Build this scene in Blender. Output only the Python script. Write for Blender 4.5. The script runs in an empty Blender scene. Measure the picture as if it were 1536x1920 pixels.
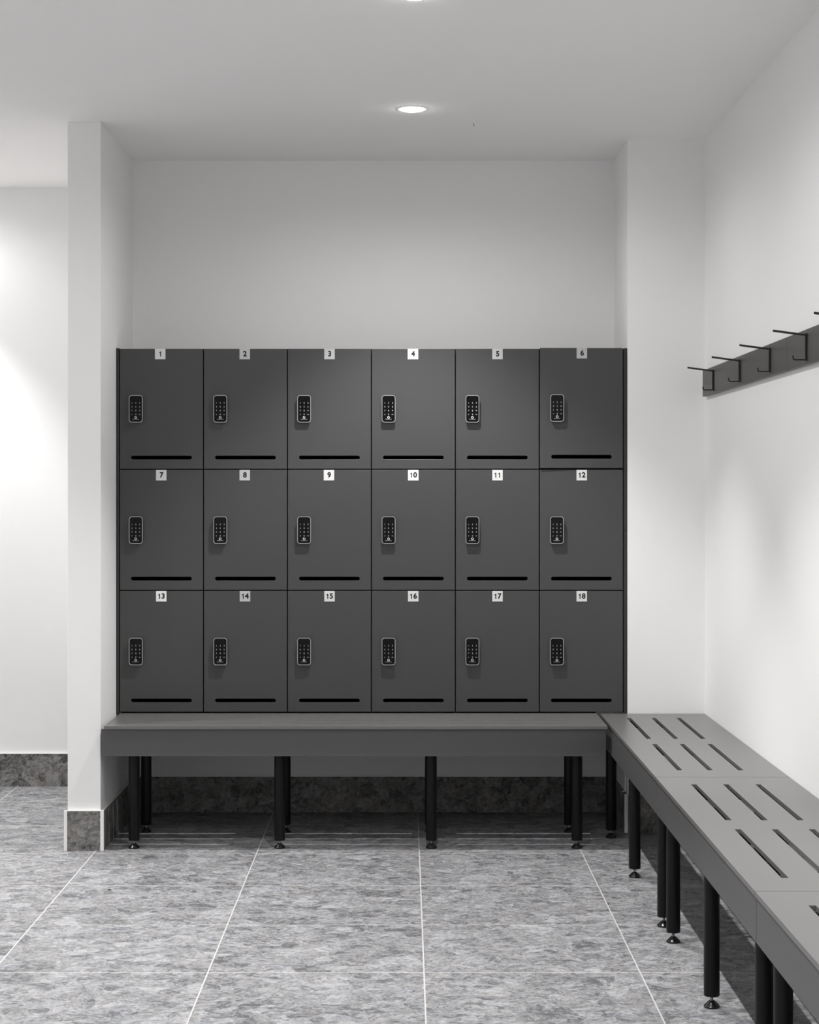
import bpy, bmesh, math
from mathutils import Vector, Matrix

# ------------------------------------------------------------------ camera, world, exposure
scene = bpy.context.scene
COL = scene.collection
cam_d = bpy.data.cameras.new('camera')
cam = bpy.data.objects.new('camera', cam_d)
COL.objects.link(cam)
cam.location = (0, 0, 1.34)
cam.rotation_euler = (math.pi/2, 0, 0)
cam_d.sensor_fit = 'VERTICAL'
cam_d.sensor_height = 24
cam_d.lens = 3700/1920*24
cam_d.shift_x = 8/1920
cam_d.shift_y = -42/1920
cam_d.clip_start = 0.05
scene.camera = cam
scene.cycles.diffuse_bounces = 12
scene.cycles.max_bounces = 16

world = bpy.data.worlds.new('world')
scene.world = world
world.use_nodes = True
world.node_tree.nodes['Background'].inputs[0].default_value = (0.9, 0.95, 1, 1)
world.node_tree.nodes['Background'].inputs[1].default_value = 0.0

vs = scene.view_settings
vs.view_transform = 'Standard'
vs.look = 'None'
vs.gamma = 1
vs.use_curve_mapping = False
vs.exposure = 0.46

SPOT_W = 102.0         # power of one downlight's beam
SPOT_ANGLE = 89        # beam cone in degrees
SPOT_BLEND = 0.55
SPILL_W = 14.5         # the lamp's wide spill
LENS_E = 75.0          # radiance of the frosted lens
MAIN_ROW = [(0.025, y) for y in (7.08, 5.45, 3.82, 2.19, 0.56)]
SIDE_ROW = [(-2.29, y) for y in (8.49, 6.86, 5.23, 3.60, 1.97, 0.34)]

CEIL = 2.706
XR, XL = 1.172, -1.131         # right wall, partition's alcove face
YB, YC = 8.204, 7.716          # alcove back wall, column front / locker fronts
YP, YF = 7.328, 8.916          # partition front end, far wall of the side bay
XP = -1.254                    # partition's outer face
XFL, YREAR = -3.5, -1.3
BENCH = 0.465


# ------------------------------------------------------------------ materials
def mat(name, col, rough=0.5, metal=0.0, spec=0.5, emit=None, es=0, bump=None):
    m = bpy.data.materials.new(name)
    m.use_nodes = True
    nt = m.node_tree
    b = nt.nodes['Principled BSDF']
    b.inputs['Base Color'].default_value = (*col, 1)
    b.inputs['Roughness'].default_value = rough
    b.inputs['Metallic'].default_value = metal
    b.inputs['Specular IOR Level'].default_value = spec
    if emit:
        b.inputs['Emission Color'].default_value = (*emit, 1)
        b.inputs['Emission Strength'].default_value = es
    if bump:
        sc, st, amt = bump
        tc = nt.nodes.new('ShaderNodeTexCoord')
        n = nt.nodes.new('ShaderNodeTexNoise')
        n.inputs['Scale'].default_value = sc
        n.inputs['Detail'].default_value = 4
        bp = nt.nodes.new('ShaderNodeBump')
        bp.inputs['Strength'].default_value = st
        bp.inputs['Distance'].default_value = 0.002
        nt.links.new(tc.outputs['Object'], n.inputs['Vector'])
        nt.links.new(n.outputs['Fac'], bp.inputs['Height'])
        nt.links.new(bp.outputs['Normal'], b.inputs['Normal'])
        if amt:
            mx = nt.nodes.new('ShaderNodeMix')
            mx.data_type = 'RGBA'
            n2 = nt.nodes.new('ShaderNodeTexNoise')
            n2.inputs['Scale'].default_value = 2.5
            nt.links.new(tc.outputs['Object'], n2.inputs['Vector'])
            nt.links.new(n2.outputs['Fac'], mx.inputs[0])
            mx.inputs[6].default_value = (*[c*(1-amt) for c in col], 1)
            mx.inputs[7].default_value = (*[min(1, c*(1+amt)) for c in col], 1)
            nt.links.new(mx.outputs[2], b.inputs['Base Color'])
    return m


def stone(name, dark, light, grout=True, gain=1.0):
    """grey breccia-look porcelain: clasts of several sizes, 0.6 m tiles with pale joints"""
    m = bpy.data.materials.new(name)
    m.use_nodes = True
    nt = m.node_tree
    N, L = nt.nodes, nt.links
    b = N['Principled BSDF']

    def nd(t, **k):
        n = N.new(t)
        for a, v in k.items():
            setattr(n, a, v)
        return n

    def mth(op, a, c=None, d=None):
        n = nd('ShaderNodeMath', operation=op)
        for i, v in enumerate((a, c, d)):
            if v is None:
                continue
            if isinstance(v, (int, float)):
                n.inputs[i].default_value = v
            else:
                L.new(v, n.inputs[i])
        return n.outputs[0]
    geo = nd('ShaderNodeNewGeometry')
    sep = nd('ShaderNodeSeparateXYZ')
    L.new(geo.outputs['Position'], sep.inputs[0])
    X, Y = sep.outputs[0], sep.outputs[1]
    gx = mth('DIVIDE', mth('ADD', X, 12*0.6 - 0.052), 0.6)
    gy = mth('DIVIDE', mth('ADD', Y, 12*0.6 - 0.075), 0.6)
    vec = geo.outputs['Position']
    if grout:
        cmb = nd('ShaderNodeCombineXYZ')
        L.new(mth('FLOOR', gx), cmb.inputs[0])
        L.new(mth('FLOOR', gy), cmb.inputs[1])
        wn = nd('ShaderNodeTexWhiteNoise', noise_dimensions='3D')
        L.new(cmb.outputs[0], wn.inputs['Vector'])
        sc = nd('ShaderNodeVectorMath', operation='SCALE')
        L.new(wn.outputs['Color'], sc.inputs[0])
        sc.inputs['Scale'].default_value = 7.0
        ad = nd('ShaderNodeVectorMath', operation='ADD')
        L.new(geo.outputs['Position'], ad.inputs[0])
        L.new(sc.outputs[0], ad.inputs[1])
        vec = ad.outputs[0]
    dn = nd('ShaderNodeTexNoise')
    dn.inputs['Scale'].default_value = 9
    dn.inputs['Detail'].default_value = 5
    L.new(vec, dn.inputs['Vector'])
    ds = nd('ShaderNodeVectorMath', operation='MULTIPLY_ADD')
    L.new(dn.outputs['Color'], ds.inputs[0])
    ds.inputs[1].default_value = (0.09, 0.09, 0.09)
    L.new(vec, ds.inputs[2])
    wv = ds.outputs[0]

    def cells(scale, seed, rnd=1.0):
        mp = nd('ShaderNodeVectorMath', operation='ADD')
        L.new(wv, mp.inputs[0])
        mp.inputs[1].default_value = (seed, seed*1.7, seed*0.3)
        v = nd('ShaderNodeTexVoronoi')
        v.inputs['Scale'].default_value = scale
        v.inputs['Randomness'].default_value = rnd
        L.new(mp.outputs[0], v.inputs['Vector'])
        s = nd('ShaderNodeSeparateColor')
        L.new(v.outputs['Color'], s.inputs[0])
        return s.outputs[0], s.outputs[1], v.outputs['Distance']

    def noise(scale, detail=6, rough=0.65):
        n = nd('ShaderNodeTexNoise')
        n.inputs['Scale'].default_value = scale
        n.inputs['Detail'].default_value = detail
        n.inputs['Roughness'].default_value = rough
        L.new(wv, n.inputs['Vector'])
        return n.outputs['Fac']
    # value built from sums around 0.5
    a1, b1, d1 = cells(9, 3.1)
    a2, b2, d2 = cells(26, 7.7)
    a3, b3, d3 = cells(70, 1.3)
    a4, b4, d4 = cells(160, 5.3)
    big = mth('MULTIPLY', mth('GREATER_THAN', b1, 0.72), mth('SUBTRACT', a1, 0.5))
    med = mth('MULTIPLY', mth('GREATER_THAN', b2, 0.45), mth('SUBTRACT', a2, 0.5))
    val = mth('MULTIPLY_ADD', big, 0.40, 0.5)
    val = mth('MULTIPLY_ADD', med, 0.46, val)
    val = mth('MULTIPLY_ADD', mth('SUBTRACT', a3, 0.5), 0.33, val)
    val = mth('MULTIPLY_ADD', mth('SUBTRACT', a4, 0.5), 0.34, val)
    val = mth('MULTIPLY_ADD', mth('SUBTRACT', noise(11), 0.5), 0.55, val)
    val = mth('MULTIPLY_ADD', mth('SUBTRACT', noise(70), 0.5), 0.65, val)
    ramp = nd('ShaderNodeValToRGB')
    cr = ramp.color_ramp
    cr.elements[0].position = 0.12
    cr.elements[0].color = (*dark, 1)
    cr.elements[1].position = 0.95
    cr.elements[1].color = (*light, 1)
    e = cr.elements.new(0.5)
    e.color = (*[(d*0.52+l*0.48) for d, l in zip(dark, light)], 1)
    L.new(val, ramp.inputs[0])
    # slight cool / warm tint per clast
    tint = nd('ShaderNodeMix', data_type='RGBA')
    tint.inputs[6].default_value = (1.02, 1.0, 0.985, 1)
    tint.inputs[7].default_value = (0.97, 0.99, 1.025, 1)
    L.new(b2, tint.inputs[0])
    mul = nd('ShaderNodeMix', data_type='RGBA', blend_type='MULTIPLY')
    mul.inputs[0].default_value = 1.0
    L.new(ramp.outputs[0], mul.inputs[6])
    L.new(tint.outputs[2], mul.inputs[7])
    out = mul.outputs[2]
    if grout:
        def line(g, hw):
            f = mth('FRACT', g)
            return mth('LESS_THAN', mth('MINIMUM', f, mth('SUBTRACT', 1.0, f)), hw/0.6)
        gl = mth('MAXIMUM', line(gx, 0.0021), line(gy, 0.0023))
        gm = nd('ShaderNodeMix', data_type='RGBA')
        L.new(gl, gm.inputs[0])
        L.new(out, gm.inputs[6])
        gm.inputs[7].default_value = (0.50, 0.49, 0.475, 1)
        out = gm.outputs[2]
    L.new(out, b.inputs['Base Color'])
    b.inputs['Roughness'].default_value = 0.55
    b.inputs['Specular IOR Level'].default_value = 0.3
    return m


M = {}
M['wall'] = mat('painted_plaster', (0.82, 0.82, 0.817), 0.75, spec=0.25, bump=(260, 0.12, 0.01))
M['ceiling'] = mat('ceiling_paint', (0.91, 0.895, 0.89), 0.9, spec=0.1, bump=(220, 0.08, 0.01))
M['floor'] = stone('floor_stone_tile', (0.094, 0.096, 0.100), (0.385, 0.387, 0.392))
M['skirt'] = stone('skirting_stone_tile', (0.055, 0.053, 0.050), (0.30, 0.29, 0.28), grout=False)
M['trimwhite'] = mat('white_tile_edge', (0.82, 0.81, 0.79), 0.4)
M['laminate'] = mat('charcoal_laminate', (0.056, 0.056, 0.057), 0.36, spec=0.4, bump=(900, 0.05, 0.02))
M['filler'] = mat('dark_filler_laminate', (0.033, 0.033, 0.030), 0.5, spec=0.3, bump=(900, 0.05, 0.02))
M['carcass'] = mat('locker_carcass', (0.007, 0.007, 0.007), 0.6, bump=(700, 0.05, 0.02))
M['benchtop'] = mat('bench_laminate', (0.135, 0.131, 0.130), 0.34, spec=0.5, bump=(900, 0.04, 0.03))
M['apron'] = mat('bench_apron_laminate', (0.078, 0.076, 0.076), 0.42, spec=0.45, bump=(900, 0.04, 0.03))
M['core'] = mat('panel_core', (0.04, 0.038, 0.035), 0.6, bump=(600, 0.05, 0.02))
M['leg'] = mat('black_powder_coat', (0.004, 0.004, 0.004), 0.42, spec=0.25, bump=(1200, 0.05, 0.02))
M['foot'] = mat('black_plastic', (0.008, 0.008, 0.008), 0.25, spec=0.5, bump=(800, 0.03, 0.02))
M['zinc'] = mat('zinc_thread', (0.55, 0.57, 0.58), 0.3, metal=1.0, bump=(800, 0.2, 0.02))
M['hook'] = mat('black_hook_metal', (0.012, 0.012, 0.012), 0.4, bump=(800, 0.03, 0.02))
M['rack'] = mat('rack_board_laminate', (0.068, 0.063, 0.060), 0.45, spec=0.4, bump=(900, 0.05, 0.03))
M['chrome'] = mat('satin_bezel', (0.5, 0.5, 0.5), 0.35, metal=0.8, bump=(900, 0.03, 0.02))
M['glass'] = mat('glossy_black_panel', (0.003, 0.003, 0.003), 0.12, spec=0.22, bump=(300, 0.01, 0.02))
M['housing'] = mat('lock_housing', (0.03, 0.03, 0.03), 0.4, bump=(700, 0.04, 0.02))
M['mark'] = mat('printed_marking', (0.36, 0.36, 0.36), 0.5, bump=(900, 0.02, 0.02))
M['markb'] = mat('printed_emblem', (0.75, 0.75, 0.75), 0.5, bump=(900, 0.02, 0.02))
M['numeral'] = mat('engraved_numeral', (0.012, 0.012, 0.014), 0.6, spec=0.2, bump=(900, 0.02, 0.02))
M['plate_refl_bright'] = mat('plate_bright_reflection', (0.84, 0.84, 0.83), 0.4, bump=(900, 0.03, 0.01))  # plates share one finish; their differing reflections are set as base colour
M['plate_refl_mid'] = mat('plate_mid_reflection', (0.66, 0.66, 0.65), 0.4, bump=(900, 0.03, 0.01))
M['plate_refl_dim'] = mat('plate_dim_reflection', (0.47, 0.47, 0.475), 0.4, bump=(900, 0.03, 0.02))
M['lamp_ring'] = mat('white_lamp_trim', (0.82, 0.82, 0.81), 0.5, bump=(500, 0.02, 0.01))
M['lamp_lens'] = mat('frosted_lamp_lens', (0.9, 0.9, 0.9), 0.5, emit=(1.0, 0.985, 0.97), es=LENS_E)
M['speck'] = mat('dark_chip', (0.03, 0.03, 0.03), 0.7, bump=(900, 0.2, 0.1))


# ------------------------------------------------------------------ mesh helpers
def obj(name, bm, m, parent=None, smooth=False, loc=None, rot=None):
    me = bpy.data.meshes.new(name)
    bmesh.ops.recalc_face_normals(bm, faces=bm.faces)
    bm.to_mesh(me)
    bm.free()
    for x in (m if isinstance(m, (list, tuple)) else [m]):
        me.materials.append(x)
    if smooth:
        for p in me.polygons:
            p.use_smooth = True
        me.set_sharp_from_angle(angle=math.radians(35))
    o = bpy.data.objects.new(name, me)
    COL.objects.link(o)
    if parent:
        o.parent = parent
    if loc:
        o.location = loc
    if rot:
        o.rotation_euler = rot
    return o


def thing(name, label, cat, loc=(0, 0, 0), group=None):
    o = bpy.data.objects.new(name, None)
    o.empty_display_size = 0.1
    COL.objects.link(o)
    o.location = loc
    o['label'] = label
    o['category'] = cat
    if group:
        o['group'] = group
    return o


def add_box(bm, x0, x1, y0, y1, z0, z1, bev=0.0, mi=0):
    r = bmesh.ops.create_cube(bm, size=1)
    vs_ = r['verts']
    for v in vs_:
        v.co = Vector(((x0+x1)/2 + v.co.x*(x1-x0), (y0+y1)/2 + v.co.y*(y1-y0), (z0+z1)/2 + v.co.z*(z1-z0)))
    fs = {f for v in vs_ for f in v.link_faces}
    for f in fs:
        f.material_index = mi
    if bev:
        es = list({e for v in vs_ for e in v.link_edges})
        bmesh.ops.bevel(bm, geom=es, offset=bev, segments=2, affect='EDGES', profile=0.5)


def box(*a, **k):
    bm = bmesh.new()
    add_box(bm, *a, **k)
    return bm


def add_lathe(bm, prof, seg=32, c=(0, 0, 0), mi=0):
    """prof = [(r, z), ...] from bottom to top, around the Z axis"""
    rings = []
    for r, z in prof:
        if r < 1e-6:
            rings.append([bm.verts.new((c[0], c[1], c[2]+z))])
        else:
            rings.append([bm.verts.new((c[0]+r*math.cos(2*math.pi*i/seg), c[1]+r*math.sin(2*math.pi*i/seg), c[2]+z)) for i in range(seg)])
    for a, b in zip(rings, rings[1:]):
        for i in range(seg):
            j = (i+1) % seg
            if len(a) == 1:
                f = bm.faces.new((a[0], b[i], b[j]))
            elif len(b) == 1:
                f = bm.faces.new((a[i], a[j], b[0]))
            else:
                f = bm.faces.new((a[i], a[j], b[j], b[i]))
            f.material_index = mi
    for rg, flip in ((rings[0], True), (rings[-1], False)):
        if len(rg) > 1:
            f = bm.faces.new(rg[::-1] if flip else rg)
            f.material_index = mi


def lathe(prof, seg=32, c=(0, 0, 0)):
    bm = bmesh.new()
    add_lathe(bm, prof, seg, c)
    return bm


def add_tube(bm, pts, r, seg=12):
    pts = [Vector(p) for p in pts]
    rings = []
    for i, p in enumerate(pts):
        d = ((pts[min(i+1, len(pts)-1)] - p).normalized() + (p - pts[max(i-1, 0)]).normalized()).normalized()
        up = Vector((0, 1, 0)) if abs(d.y) < 0.9 else Vector((1, 0, 0))
        a = d.cross(up).normalized()
        b = d.cross(a)
        rings.append([bm.verts.new(p + r*(math.cos(2*math.pi*k/seg)*a + math.sin(2*math.pi*k/seg)*b)) for k in range(seg)])
    for a, b in zip(rings, rings[1:]):
        for i in range(seg):
            j = (i+1) % seg
            bm.faces.new((a[i], a[j], b[j], b[i]))
    bm.faces.new(rings[0][::-1])
    bm.faces.new(rings[-1])


def rounded(cx, cz, w, h, r, n=6):
    pts = []
    for sx, sz, a0 in ((1, 1, 0), (-1, 1, 90), (-1, -1, 180), (1, -1, 270)):
        for k in range(n+1):
            a = math.radians(a0 + 90*k/n)
            pts.append((cx + sx*(w/2-r) + r*math.cos(a), cz + sz*(h/2-r) + r*math.sin(a)))
    return pts


def rect(x0, x1, z0, z1):
    return [(x0, z0), (x1, z0), (x1, z1), (x0, z1)]


def plate(outer, holes, depth, to3d, dvec):
    """flat panel with real openings; 2-D loops mapped by to3d and extruded along dvec*depth"""
    bm = bmesh.new()
    es = []
    for lp in [outer] + holes:
        v = [bm.verts.new(to3d(*p)) for p in lp]
        for i in range(len(v)):
            es.append(bm.edges.new((v[i], v[(i+1) % len(v)])))
    bmesh.ops.triangle_fill(bm, use_beauty=True, use_dissolve=False, edges=es)
    r = bmesh.ops.extrude_face_region(bm, geom=list(bm.faces))
    nv = [g for g in r['geom'] if isinstance(g, bmesh.types.BMVert)]
    bmesh.ops.translate(bm, verts=nv, vec=Vector(dvec)*depth)
    return bm


def xz(x, z):
    return (x, 0, z)


def prism_xz(pts, y0, y1):
    bm = bmesh.new()
    a = [bm.verts.new((x, y0, z)) for x, z in pts]
    b = [bm.verts.new((x, y1, z)) for x, z in pts]
    n = len(pts)
    for i in range(n):
        bm.faces.new((a[i], a[(i+1) % n], b[(i+1) % n], b[i]))
    bm.faces.new(a)
    bm.faces.new(b[::-1])
    return bm


def bevel_mod(o, w, seg=2, ang=40):
    md = o.modifiers.new('bevel', 'BEVEL')
    md.width = w
    md.segments = seg
    md.limit_method = 'ANGLE'
    md.angle_limit = math.radians(ang)


def text_bm(strings, depth):
    """strings = [(text, x, z, size, offset)] -> flat lettering standing on the XZ plane, front towards -Y"""
    out = bmesh.new()
    for s, x, z, size, off in strings:
        cu = bpy.data.curves.new('tmp', 'FONT')
        cu.body = s
        cu.size = size
        cu.offset = off
        cu.extrude = depth
        cu.align_x = 'CENTER'
        cu.align_y = 'CENTER'
        cu.resolution_u = 4
        o = bpy.data.objects.new('tmp', cu)
        COL.objects.link(o)
        dg = bpy.context.evaluated_depsgraph_get()
        me = bpy.data.meshes.new_from_object(o.evaluated_get(dg))
        me.transform(Matrix.Translation((x, 0, z)) @ Matrix.Rotation(math.pi/2, 4, 'X'))
        out.from_mesh(me)
        bpy.data.objects.remove(o)
        bpy.data.curves.remove(cu)
        bpy.data.meshes.remove(me)
    return out


# ------------------------------------------------------------------ the setting
def struct(name, bm, m, parent=None):
    o = obj(name, bm, m, parent)
    if not parent:
        o['kind'] = 'structure'
    return o


struct('floor', box(XFL-0.1, XR+0.1, YREAR-0.1, YF+0.1, -0.1, 0), M['floor'])
struct('ceiling', box(XFL-0.1, XR+0.1, YREAR-0.1, YF+0.1, CEIL, CEIL+0.1), M['ceiling'])
struct('wall_right', box(XR, XR+0.1, YREAR-0.1, YF+0.1, 0, CEIL), M['wall'])
struct('wall_back', box(XL, 0.869, YB, YB+0.1, 0, CEIL), M['wall'])
struct('wall_column', box(0.869, XR, YC, YB+0.1, 0, CEIL), M['wall'])
struct('wall_partition', box(XP, XL, YP, YF, 0, CEIL, bev=0.002), M['wall'])
struct('wall_far', box(XFL, XP, YF, YF+0.1, 0, CEIL), M['wall'])
struct('wall_left', box(XFL-0.1, XFL, YREAR-0.1, YF+0.1, 0, CEIL), M['wall'])
struct('wall_front', box(XFL, XR, YREAR-0.1, YREAR, 0, CEIL), M['wall'])

SK, ST = 0.150, 0.012


def skirting(name, x0, x1, y0, y1, cap_only=False):
    struct(name, box(x0, x1, y0, y1, 0, SK-0.0025), M['skirt'])


tr = [0]


def trim(bm):
    tr[0] += 1
    struct('trim_%d' % tr[0], bm, M['trimwhite'])


skirting('baseboard_back', XL+ST, 0.869-ST, YB-ST, YB)
trim(box(XL+ST, 0.869-ST, YB-ST, YB, SK-0.0025, SK))
skirting('baseboard_left', XL, XL+ST, YP, YB)
trim(box(XL, XL+ST, YP, YB, SK-0.0025, SK))
skirting('baseboard_partition', XP, XL, YP-ST, YP)
trim(box(XP-ST, XL+ST, YP-ST, YP, SK-0.0025, SK))
trim(box(XL, XL+ST, YP-ST, YP, 0, SK-0.0025))
trim(box(XP-ST, XP, YP-ST, YP, 0, SK-0.0025))
skirting('baseboard_partition_side', XP-ST, XP, YP, YF)
skirting('baseboard_far', XFL, XP-ST, YF-ST, YF)
trim(box(XFL, XP-ST, YF-ST, YF, SK-0.0025, SK))
skirting('baseboard_column_side', 0.869-ST, 0.869, YC, YB-ST)
skirting('baseboard_column', 0.869, XR-ST, YC-ST, YC)
trim(box(0.869-ST, 0.869, YC-ST, YC, 0, SK))
skirting('baseboard_right', XR-ST, XR, YREAR, YC)
trim(box(XR-ST, XR, YREAR, YC, SK-0.0025, SK))


# ------------------------------------------------------------------ lockers
PITCH, X0 = 0.3285, -1.1178
ROWS = [(1.8916, 1.4193), (1.4193, 0.9458), (0.9458, 0.4693)]
G = 0.0022
plate_x = [[300.5, 459, 618, 774.5, 933, 1092], [302.5, 459, 617, 775, 933, 1091], [302.5, 459.5, 618, 775, 933, 1091]]
plate_m = {2: 'plate_refl_dim', 3: 'plate_refl_dim', 5: 'plate_refl_dim', 6: 'plate_refl_dim', 8: 'plate_refl_dim', 14: 'plate_refl_dim',  # painted reflection tone for each plate number
           1: 'plate_refl_mid', 7: 'plate_refl_mid', 9: 'plate_refl_mid', 15: 'plate_refl_mid', 16: 'plate_refl_mid', 17: 'plate_refl_mid', 18: 'plate_refl_mid',
           11: 'plate_refl_mid', 12: 'plate_refl_mid'}
rowname = ['top', 'middle', 'bottom']
lock_meshes = {}


def lock_parts():
    w, h = 0.0535, 0.1065
    d = 0.0150
    bm = bmesh.new()
    # housing tapers slightly towards the door
    a = rounded(0, 0, w-0.004, h-0.004, 0.010)
    b = rounded(0, 0, w-0.001, h-0.001, 0.011)
    va = [bm.verts.new((x, 0, z)) for x, z in a]
    vb = [bm.verts.new((x, -d+0.003, z)) for x, z in b]
    vc = [bm.verts.new((x*0.97, -d+0.001, z*0.985)) for x, z in b]
    n = len(a)
    for p, q in ((va, vb), (vb, vc)):
        for i in range(n):
            bm.faces.new((p[i], p[(i+1) % n], q[(i+1) % n], q[i]))
    bm.faces.new(va)
    bm.faces.new(vc[::-1])
    lock_meshes['housing'] = bm
    lock_meshes['bezel'] = plate(rounded(0, 0, w, h, 0.0115), [rounded(0, 0, w-0.0046, h-0.0046, 0.0092)], 0.003,
                                 lambda x, z: (x, -d+0.001, z), (0, -1, 0))
    lock_meshes['face'] = prism_xz(rounded(0, 0, w-0.0046, h-0.0046, 0.0092), -d+0.001, -d-0.0012)
    dy = -d-0.0013
    cols = (-0.0148, 0.0002, 0.0152)
    rows = (0.0225, 0.0075, -0.0075, -0.0222)
    dig = [('1', cols[0], rows[0]), ('2', cols[1], rows[0]), ('3', cols[2], rows[0]),
           ('4', cols[0], rows[1]), ('5', cols[1], rows[1]), ('6', cols[2], rows[1]),
           ('7', cols[0], rows[2]), ('8', cols[1], rows[2]), ('9', cols[2], rows[2]), ('0', cols[1], rows[3])]
    t = text_bm([(s, x, z, 0.0082, 0.0001) for s, x, z in dig], 0.00015)
    bmesh.ops.translate(t, verts=t.verts, vec=(0, dy, 0))
    # bottom left: small cross, bottom right: wider key mark
    add_box(t, cols[0]-0.0018, cols[0]+0.0018, dy-0.00015, dy+0.00015, rows[3]-0.0006, rows[3]+0.0006)
    add_box(t, cols[0]-0.0005, cols[0]+0.0005, dy-0.00015, dy+0.00015, rows[3]-0.0019, rows[3]+0.0019)
    add_box(t, cols[2]-0.0036, cols[2]+0.0036, dy-0.00015, dy+0.00015, rows[3]-0.0008, rows[3]+0.0008)
    lock_meshes['marks'] = t
    e = bmesh.new()
    seg = 24
    ro, ri = 0.0048, 0.0029
    cz = -0.0335
    vo, vi = [], []
    for k in range(seg):
        an = math.radians(70) + 2*math.pi*k/seg
        vo.append(e.verts.new((ro*math.cos(an), dy, cz+ro*math.sin(an))))
        vi.append(e.verts.new((ri*math.cos(an), dy, cz+ri*math.sin(an))))
    for k in range(seg-2):
        e.faces.new((vo[k], vo[k+1], vi[k+1], vi[k]))
    # illegibly small line of lettering below the ring
    xs = -0.0125
    for k, wd in enumerate((0.0022, 0.0015, 0.0018, 0.0018, 0.0012, 0.002, 0.0018, 0.0018, 0.0012, 0.0018, 0.0015)):
        add_box(e, xs, xs+wd, dy-0.0001, dy+0.0001, -0.0416, -0.0401+(0.0006 if k in (0, 4) else 0), mi=1)
        xs += wd + 0.0006
    lock_meshes['emblem'] = e


lock_parts()
LM = {}
for key, m in (('housing', 'housing'), ('bezel', 'chrome'), ('face', 'glass'), ('marks', 'mark'), ('emblem', 'markb')):
    o = obj('tmp_'+key, lock_meshes[key], [M[m], M['mark']] if key == 'emblem' else M[m])
    LM[key] = o.data
    bpy.data.objects.remove(o)


def number_bm(num):
    ds = str(num)
    adv = 0.0150
    items, ones = [], []
    for k, ch in enumerate(ds):
        x = (k - (len(ds)-1)/2)*adv + (0.0008 if len(ds) == 1 else 0)
        if ch == '1':
            ones.append(x)
        else:
            items.append((ch, x, 0, 0.0285, 0.0011))
    b = text_bm(items, 0.0002)
    for x in ones:      # a 1 with its flag
        pts = [(x+0.0028, -0.0100), (x+0.0028, 0.0100), (x-0.0004, 0.0100), (x-0.0024, 0.0074), (x-0.0050, 0.0058),
               (x-0.0050, 0.0026), (x-0.0028, 0.0034), (x-0.0010, 0.0048), (x-0.0010, -0.0100)]
        t = prism_xz(pts, -0.0002, 0.0002)
        me = bpy.data.meshes.new('tmp')
        t.to_mesh(me)
        t.free()
        b.from_mesh(me)
        bpy.data.meshes.remove(me)
    return b


GRP = 'numbered lockers in the alcove'
for r, (zt, zb) in enumerate(ROWS):
    for c in range(6):
        num = r*6 + c + 1
        xa, xb = X0 + c*PITCH + G, X0 + (c+1)*PITCH - G
        t_, b_ = zt - (0.0008 if r == 0 else G), zb + G
        extra = ', its door slightly ajar' if num == 6 else ''
        pm = plate_m.get(num, 'plate_refl_bright')
        shade = {'plate_refl_dim': 'grey', 'plate_refl_mid': 'pale', 'plate_refl_bright': 'white'}[pm]
        root = thing('locker', 'charcoal locker with painted %s-sheen plate number %d in the %s row%s' % (shade, num, rowname[r], extra),
                     'locker', ((xa+xb)/2, YC, b_), GRP)
        w, h = xb-xa, t_-b_
        # carcass: open-fronted box
        bm = bmesh.new()
        bw = w/2 + G - 0.0003
        y0, y1 = 0.019, 0.47
        e0, e1 = -G+0.0003, h+(G if r else 0.0008)-0.0003
        th = 0.016
        add_box(bm, -bw, -bw+th, y0, y1, e0, e1)
        add_box(bm, bw-th, bw, y0, y1, e0, e1)
        add_box(bm, -bw+th, bw-th, y0, y1, e0, e0+th)
        add_box(bm, -bw+th, bw-th, y0, y1, e1-th, e1)
        add_box(bm, -bw+th, bw-th, y1-0.006, y1, e0+th, e1-th)
        obj('body', bm, M['carcass'], root)
        # door with the long vent slot cut through it
        sw, sh, sz = 0.2375, 0.0145, 0.0438
        sx = 0.0
        door_bm = plate(rect(-w/2, w/2, 0, h), [rounded(sx, sz, sw, sh, sh/2-0.0001, 8)], 0.018, xz, (0, 1, 0))
        ang = 0.0
        dz = 0.0
        if num == 6:
            ang, dz = math.radians(1.5), 0.0028
        hinge = Vector((w/2, 0, 0))
        R = Matrix.Rotation(-0.0 + ang, 4, 'Z')

        def place(o, p):
            p = Vector(p)
            q = hinge + (R @ (p - hinge).to_4d()).to_3d()
            o.location = (q.x, q.y, q.z + dz)
            o.rotation_euler = (0, 0, ang)
        d = obj('door', door_bm, M['laminate'], root)
        place(d, (0, 0, 0))
        bevel_mod(d, 0.0007)
        px = (plate_x[r][c] - 760)/479.5 - (xa+xb)/2
        if num == 6:
            px -= 0.002
        pl = obj('number_plate', box(-0.0205, 0.0205, -0.0012, 0, -0.0205, 0.0205, bev=0.0003), M[pm], root)
        place(pl, (px, 0, h-0.0207))
        nb = number_bm(num)
        nm = obj('numeral', nb, M['numeral'], pl)
        nm.location = (0.0, -0.00125, 0.0)
        lk = bpy.data.objects.new('keypad_lock', LM['housing'])
        COL.objects.link(lk)
        lk.parent = root
        place(lk, ((255.7-224)/479.5 - w/2 - G + (0.0012 if c % 2 else 0), 0, h - 0.2355))
        for nme, key in (('bezel', 'bezel'), ('face_panel', 'face'), ('key_markings', 'marks'), ('emblem', 'emblem')):
            s = bpy.data.objects.new(nme, LM[key])
            COL.objects.link(s)
            s.parent = lk

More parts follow.
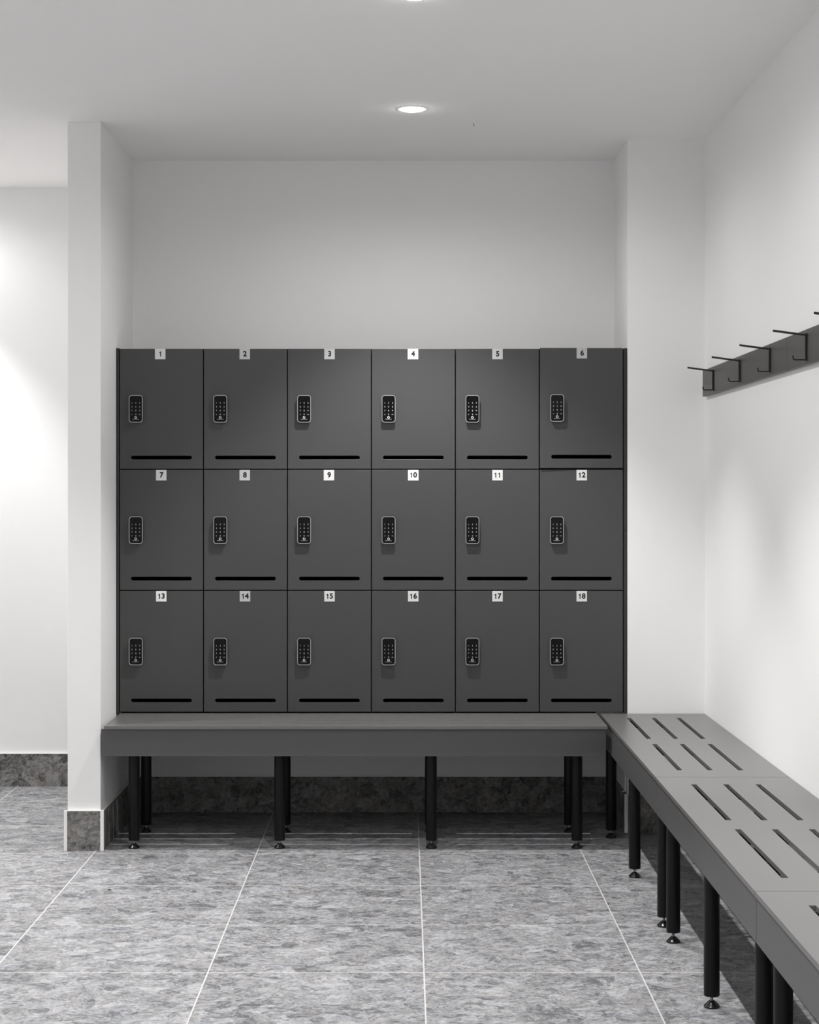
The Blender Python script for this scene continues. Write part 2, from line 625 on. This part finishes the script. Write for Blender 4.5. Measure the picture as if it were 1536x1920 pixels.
# filler strips either side of the bank, split at half height
ZS = 1.34 - (995-918)/479.5
for side, (xa, xb) in (('left', (XL+0.0008, X0-0.0012)), ('right', (X0+6*PITCH+0.0015, 0.8685))):
    for part, (za, zb) in (('lower', (BENCH+0.0015, ZS-0.0006)), ('upper', (ZS+0.0006, 1.893))):
        nb = 'partition wall' if side == 'left' else 'right column'
        t = obj('filler_strip', box(xa, xb, YC+0.0005, YC+0.04, za, zb, bev=0.0004), M['filler'])
        t['label'] = '%s narrow dark filler strip between the lockers and the %s' % (part, nb)
        t['category'] = 'filler strip'
        t['group'] = 'filler strips beside the lockers'


# ------------------------------------------------------------------ benches
LEG_R = 0.0205
leg_mesh = [None, None, None]


def leg(parent, x, y, top):
    """black tube leg with a threaded stem and a conical levelling foot"""
    z0 = 0.030
    if leg_mesh[0] is None:
        prof = [(LEG_R-0.003, z0), (LEG_R-0.0008, z0+0.0006), (LEG_R, z0+0.0025), (LEG_R, top)]
        a = obj('leg', lathe(prof, 40), M['leg'], smooth=True)
        bm = lathe([(0.0200, 0), (0.0206, 0.0015), (0.0205, 0.0045), (0.0185, 0.0070), (0.0085, 0.0155), (0.0068, 0.0185), (0.0, 0.0185)], 32)
        for k in range(8):   # moulded ribs of the foot
            an = 2*math.pi*k/8
            p0 = Vector((0.0192*math.cos(an), 0.0192*math.sin(an), 0.0058))
            p1 = Vector((0.0080*math.cos(an), 0.0080*math.sin(an), 0.0162))
            add_tube(bm, [p0, p1], 0.0011, 6)
        b = obj('levelling_foot', bm, M['foot'], smooth=True)
        prof = [(0.0042, 0.0180)]
        z = 0.0185
        while z < 0.0315:
            prof += [(0.0042, z), (0.0034, z+0.0007)]
            z += 0.0014
        c = obj('threaded_stem', lathe(prof + [(0.0, 0.0325)], 16), M['zinc'], smooth=True)
        leg_mesh[:] = [a.data, b.data, c.data]
        for o in (a, b, c):
            bpy.data.objects.remove(o)
    a = bpy.data.objects.new('leg', leg_mesh[0])
    COL.objects.link(a)
    a.parent = parent
    a.location = (x, y, 0)
    for nme, me in (('levelling_foot', leg_mesh[1]), ('threaded_stem', leg_mesh[2])):
        s = bpy.data.objects.new(nme, me)
        COL.objects.link(s)
        s.parent = a
    return a


TOPT = 0.012
APZ = 0.352
FR = BENCH - TOPT - 0.0005


def frame_bm(x0, x1, y0, y1, ys, axis='x'):
    """flat steel sub-frame carried by the legs"""
    bm = bmesh.new()
    z0, z1 = FR-0.03, FR
    add_box(bm, x0, x1, y0, y0+0.02, z0, z1)
    add_box(bm, x0, x1, y1-0.02, y1, z0, z1)
    for s in ys:
        add_box(bm, s-0.01, s+0.01, y0+0.02, y1-0.02, z0, z1)
    return bm


# bench in front of the lockers
bx0, bx1, by0, by1 = -1.115, 0.7485, 7.300, 8.185
root = thing('locker_bench', 'long grey slotted bench running below the lockers', 'bench', ((bx0+bx1)/2, 7.5, 0))
ox, oy = (bx0+bx1)/2, 7.5
holes = []
for xa, xb in ((-0.977, -0.543), (-0.411, 0.026), (0.168, 0.604)):
    for yc in (7.393, 7.488, 7.584):
        holes.append(rect(xa-ox, xb-ox, yc-0.008-oy, yc+0.008-oy))
top = plate(rect(bx0-ox, bx1-ox, by0-oy, by1-oy), holes, TOPT, lambda x, y: (x, y, BENCH-TOPT), (0, 0, 1))
o = obj('seat_top', top, M['benchtop'], root)
bevel_mod(o, 0.0008)
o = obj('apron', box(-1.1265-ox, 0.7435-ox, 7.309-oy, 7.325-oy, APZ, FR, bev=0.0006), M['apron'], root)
obj('support_frame', frame_bm(-1.05-ox, 0.70-ox, 7.365-oy, 7.76-oy, [-1.04-ox, -0.477-ox, 0.097-ox, 0.68-ox]), M['leg'], root)
for x in (-1.0135, -0.4690, 0.0973, 0.6415):
    leg(root, x-ox, 7.375-oy, FR-0.03)
    leg(root, x-ox, 7.720-oy, FR-0.03)

# bench along the right wall: three end-to-end units
rx0, rx1 = 0.762, XR-0.002
seams = [7.711, 6.006, 4.300, 2.594]
rl = ['slotted grey bench unit in the corner beside the right column',
      'slotted grey bench unit along the right wall, second from the corner',
      'slotted grey bench unit along the right wall, nearest and cut off by the frame']
rlegs = [(7.60, 6.823, 6.053), (5.84, 5.108, 4.36), (4.14, 3.40, 2.65)]
for k in range(3):
    ya, yb = seams[k+1]+0.0018, seams[k]-0.0018
    cx, cy = (rx0+rx1)/2, (ya+yb)/2
    root = thing('wall_bench', rl[k], 'bench', (cx, cy, 0), 'bench units along the right wall')
    holes = []
    s1 = seams[k+1] if k else seams[k+1]
    a0 = s1 + 0.148
    for g in range(2):
        sa = a0 + g*(0.637+0.137)
        for xc in (0.8565, 0.952, 1.0475):
            holes.append(rect(xc-0.008-cx, xc+0.008-cx, sa-cy, sa+0.637-cy))
    top = plate(rect(rx0-cx, rx1-cx, ya-cy, yb-cy), holes, TOPT, lambda x, y: (x, y, BENCH-TOPT), (0, 0, 1))
    o = obj('seat_top', top, M['benchtop'], root)
    bevel_mod(o, 0.0008)
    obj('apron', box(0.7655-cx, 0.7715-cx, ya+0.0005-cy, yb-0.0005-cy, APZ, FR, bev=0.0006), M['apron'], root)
    bm = frame_bm(-0.5, 0.5, 0, 1, [])
    bm.free()
    bm = bmesh.new()
    for xc in (0.795, 1.09):
        add_box(bm, xc-0.01-cx, xc+0.01-cx, ya+0.03-cy, yb-0.03-cy, FR-0.03, FR)
    for yl in rlegs[k]:
        add_box(bm, 0.805-cx, 1.08-cx, yl-0.01-cy, yl+0.01-cy, FR-0.03, FR)
    obj('support_frame', bm, M['leg'], root)
    for yl in rlegs[k]:
        leg(root, 0.7935-cx, yl-cy, FR-0.03)
        leg(root, 1.09-cx, yl-cy, FR-0.03)


# ------------------------------------------------------------------ coat racks on the right wall
def coat_rack(y0, y1, hooks, label):
    XB = 1.155
    cy = (y0+y1)/2
    root = thing('coat_rack', label, 'coat rack', (XR, cy, 1.75), 'hook rails on the right wall')
    b = obj('board', box(XB-XR, -0.0005, y0-cy, y1-cy, -0.049, 0.052, bev=0.002), M['rack'], root)
    for yh in hooks:
        h = bmesh.new()
        xf = XB-XR
        # flat back bar
        add_box(h, xf-0.007, xf, yh-cy-0.005, yh-cy+0.005, -0.040, 0.039, bev=0.0012)
        ho = obj('coat_hook', h, M['hook'], root)
        p = bmesh.new()
        add_tube(p, [(xf-0.003, yh-cy, 0.0345), (xf-0.030, yh-cy, 0.0375), (xf-0.097, yh-cy, 0.0465), (xf-0.0985, yh-cy, 0.0467)], 0.0034, 12)
        obj('upper_peg', p, M['hook'], ho, smooth=True)
        p = bmesh.new()
        add_tube(p, [(xf-0.003, yh-cy, -0.037), (xf-0.034, yh-cy, -0.0372), (xf-0.039, yh-cy, -0.0352), (xf-0.0405, yh-cy, -0.030), (xf-0.0405, yh-cy, -0.0250)], 0.0025, 10)
        obj('lower_peg', p, M['hook'], ho, smooth=True)


coat_rack(5.972, 7.665, (7.385, 6.80, 6.237), 'far dark coat rail with three black hooks, beginning beside the column')
coat_rack(4.276, 5.969, (5.67, 5.10, 4.54), 'near dark coat rail with black hooks, cut off by the right edge')


# ------------------------------------------------------------------ downlights
def downlight(x, y, label, k=1.0):
    root = thing('downlight', label, 'ceiling light', (x, y, CEIL), 'recessed ceiling downlights')
    bm = plate(rounded(0, 0, 0.104, 0.104, 0.0519, 12), [rounded(0, 0, 0.090, 0.090, 0.0449, 12)], 0.002,
               lambda a, b: (a, b, 0), (0, 0, -1))
    obj('trim_ring', bm, M['lamp_ring'], root)
    bm = lathe([(0.0, -0.0085), (0.020, -0.0080), (0.034, -0.0060), (0.042, -0.0030), (0.0447, -0.0002)], 48)
    obj('lens', bm, M['lamp_lens'], root, smooth=True)
    for nme, pw, an, bl in (('beam', SPOT_W, SPOT_ANGLE, SPOT_BLEND), ('spill', SPILL_W, 168, 0.5)):
        ld = bpy.data.lights.new(nme, 'SPOT')
        ld.energy = pw*k
        ld.spot_size = math.radians(an)
        ld.spot_blend = bl
        ld.shadow_soft_size = 0.012
        ld.color = (1.0, 0.99, 0.98)
        lo = bpy.data.objects.new(nme, ld)
        COL.objects.link(lo)
        lo.parent = root
        lo.location = (0, 0, -0.024)


for i, (x, y) in enumerate(MAIN_ROW):
    downlight(x, y, 'glowing round ceiling downlight above the lockers' if i == 0 else
              'round ceiling downlight over the aisle, number %d out from the lockers' % (i+1))
for i, (x, y) in enumerate(SIDE_ROW):
    downlight(x, y, 'round ceiling downlight in the left bay, number %d from the far wall' % (i+1), 0.85)

# tiny hook left in the ceiling and a chip on the floor
bm = bmesh.new()
add_tube(bm, [(0, 0, 0), (0.0005, 0, -0.006), (0.002, 0, -0.010)], 0.0012, 8)
o = obj('ceiling_hook', bm, M['hook'], loc=(0.255, 7.36, CEIL))
o['label'] = 'tiny dark wire end poking from the ceiling right of the downlight'
o['category'] = 'hook'
bm = bmesh.new()
bmesh.ops.create_icosphere(bm, subdivisions=2, radius=1)
for v in bm.verts:
    v.co = Vector((v.co.x*0.0065, v.co.y*0.005*(1+0.2*math.sin(9*v.co.x)), v.co.z*0.0015+0.0014))
o = obj('stone_chip', bm, M['speck'], loc=(-0.990, 6.605, 0))
o['label'] = 'small black chip lying on the floor tile left of centre'
o['category'] = 'chip'
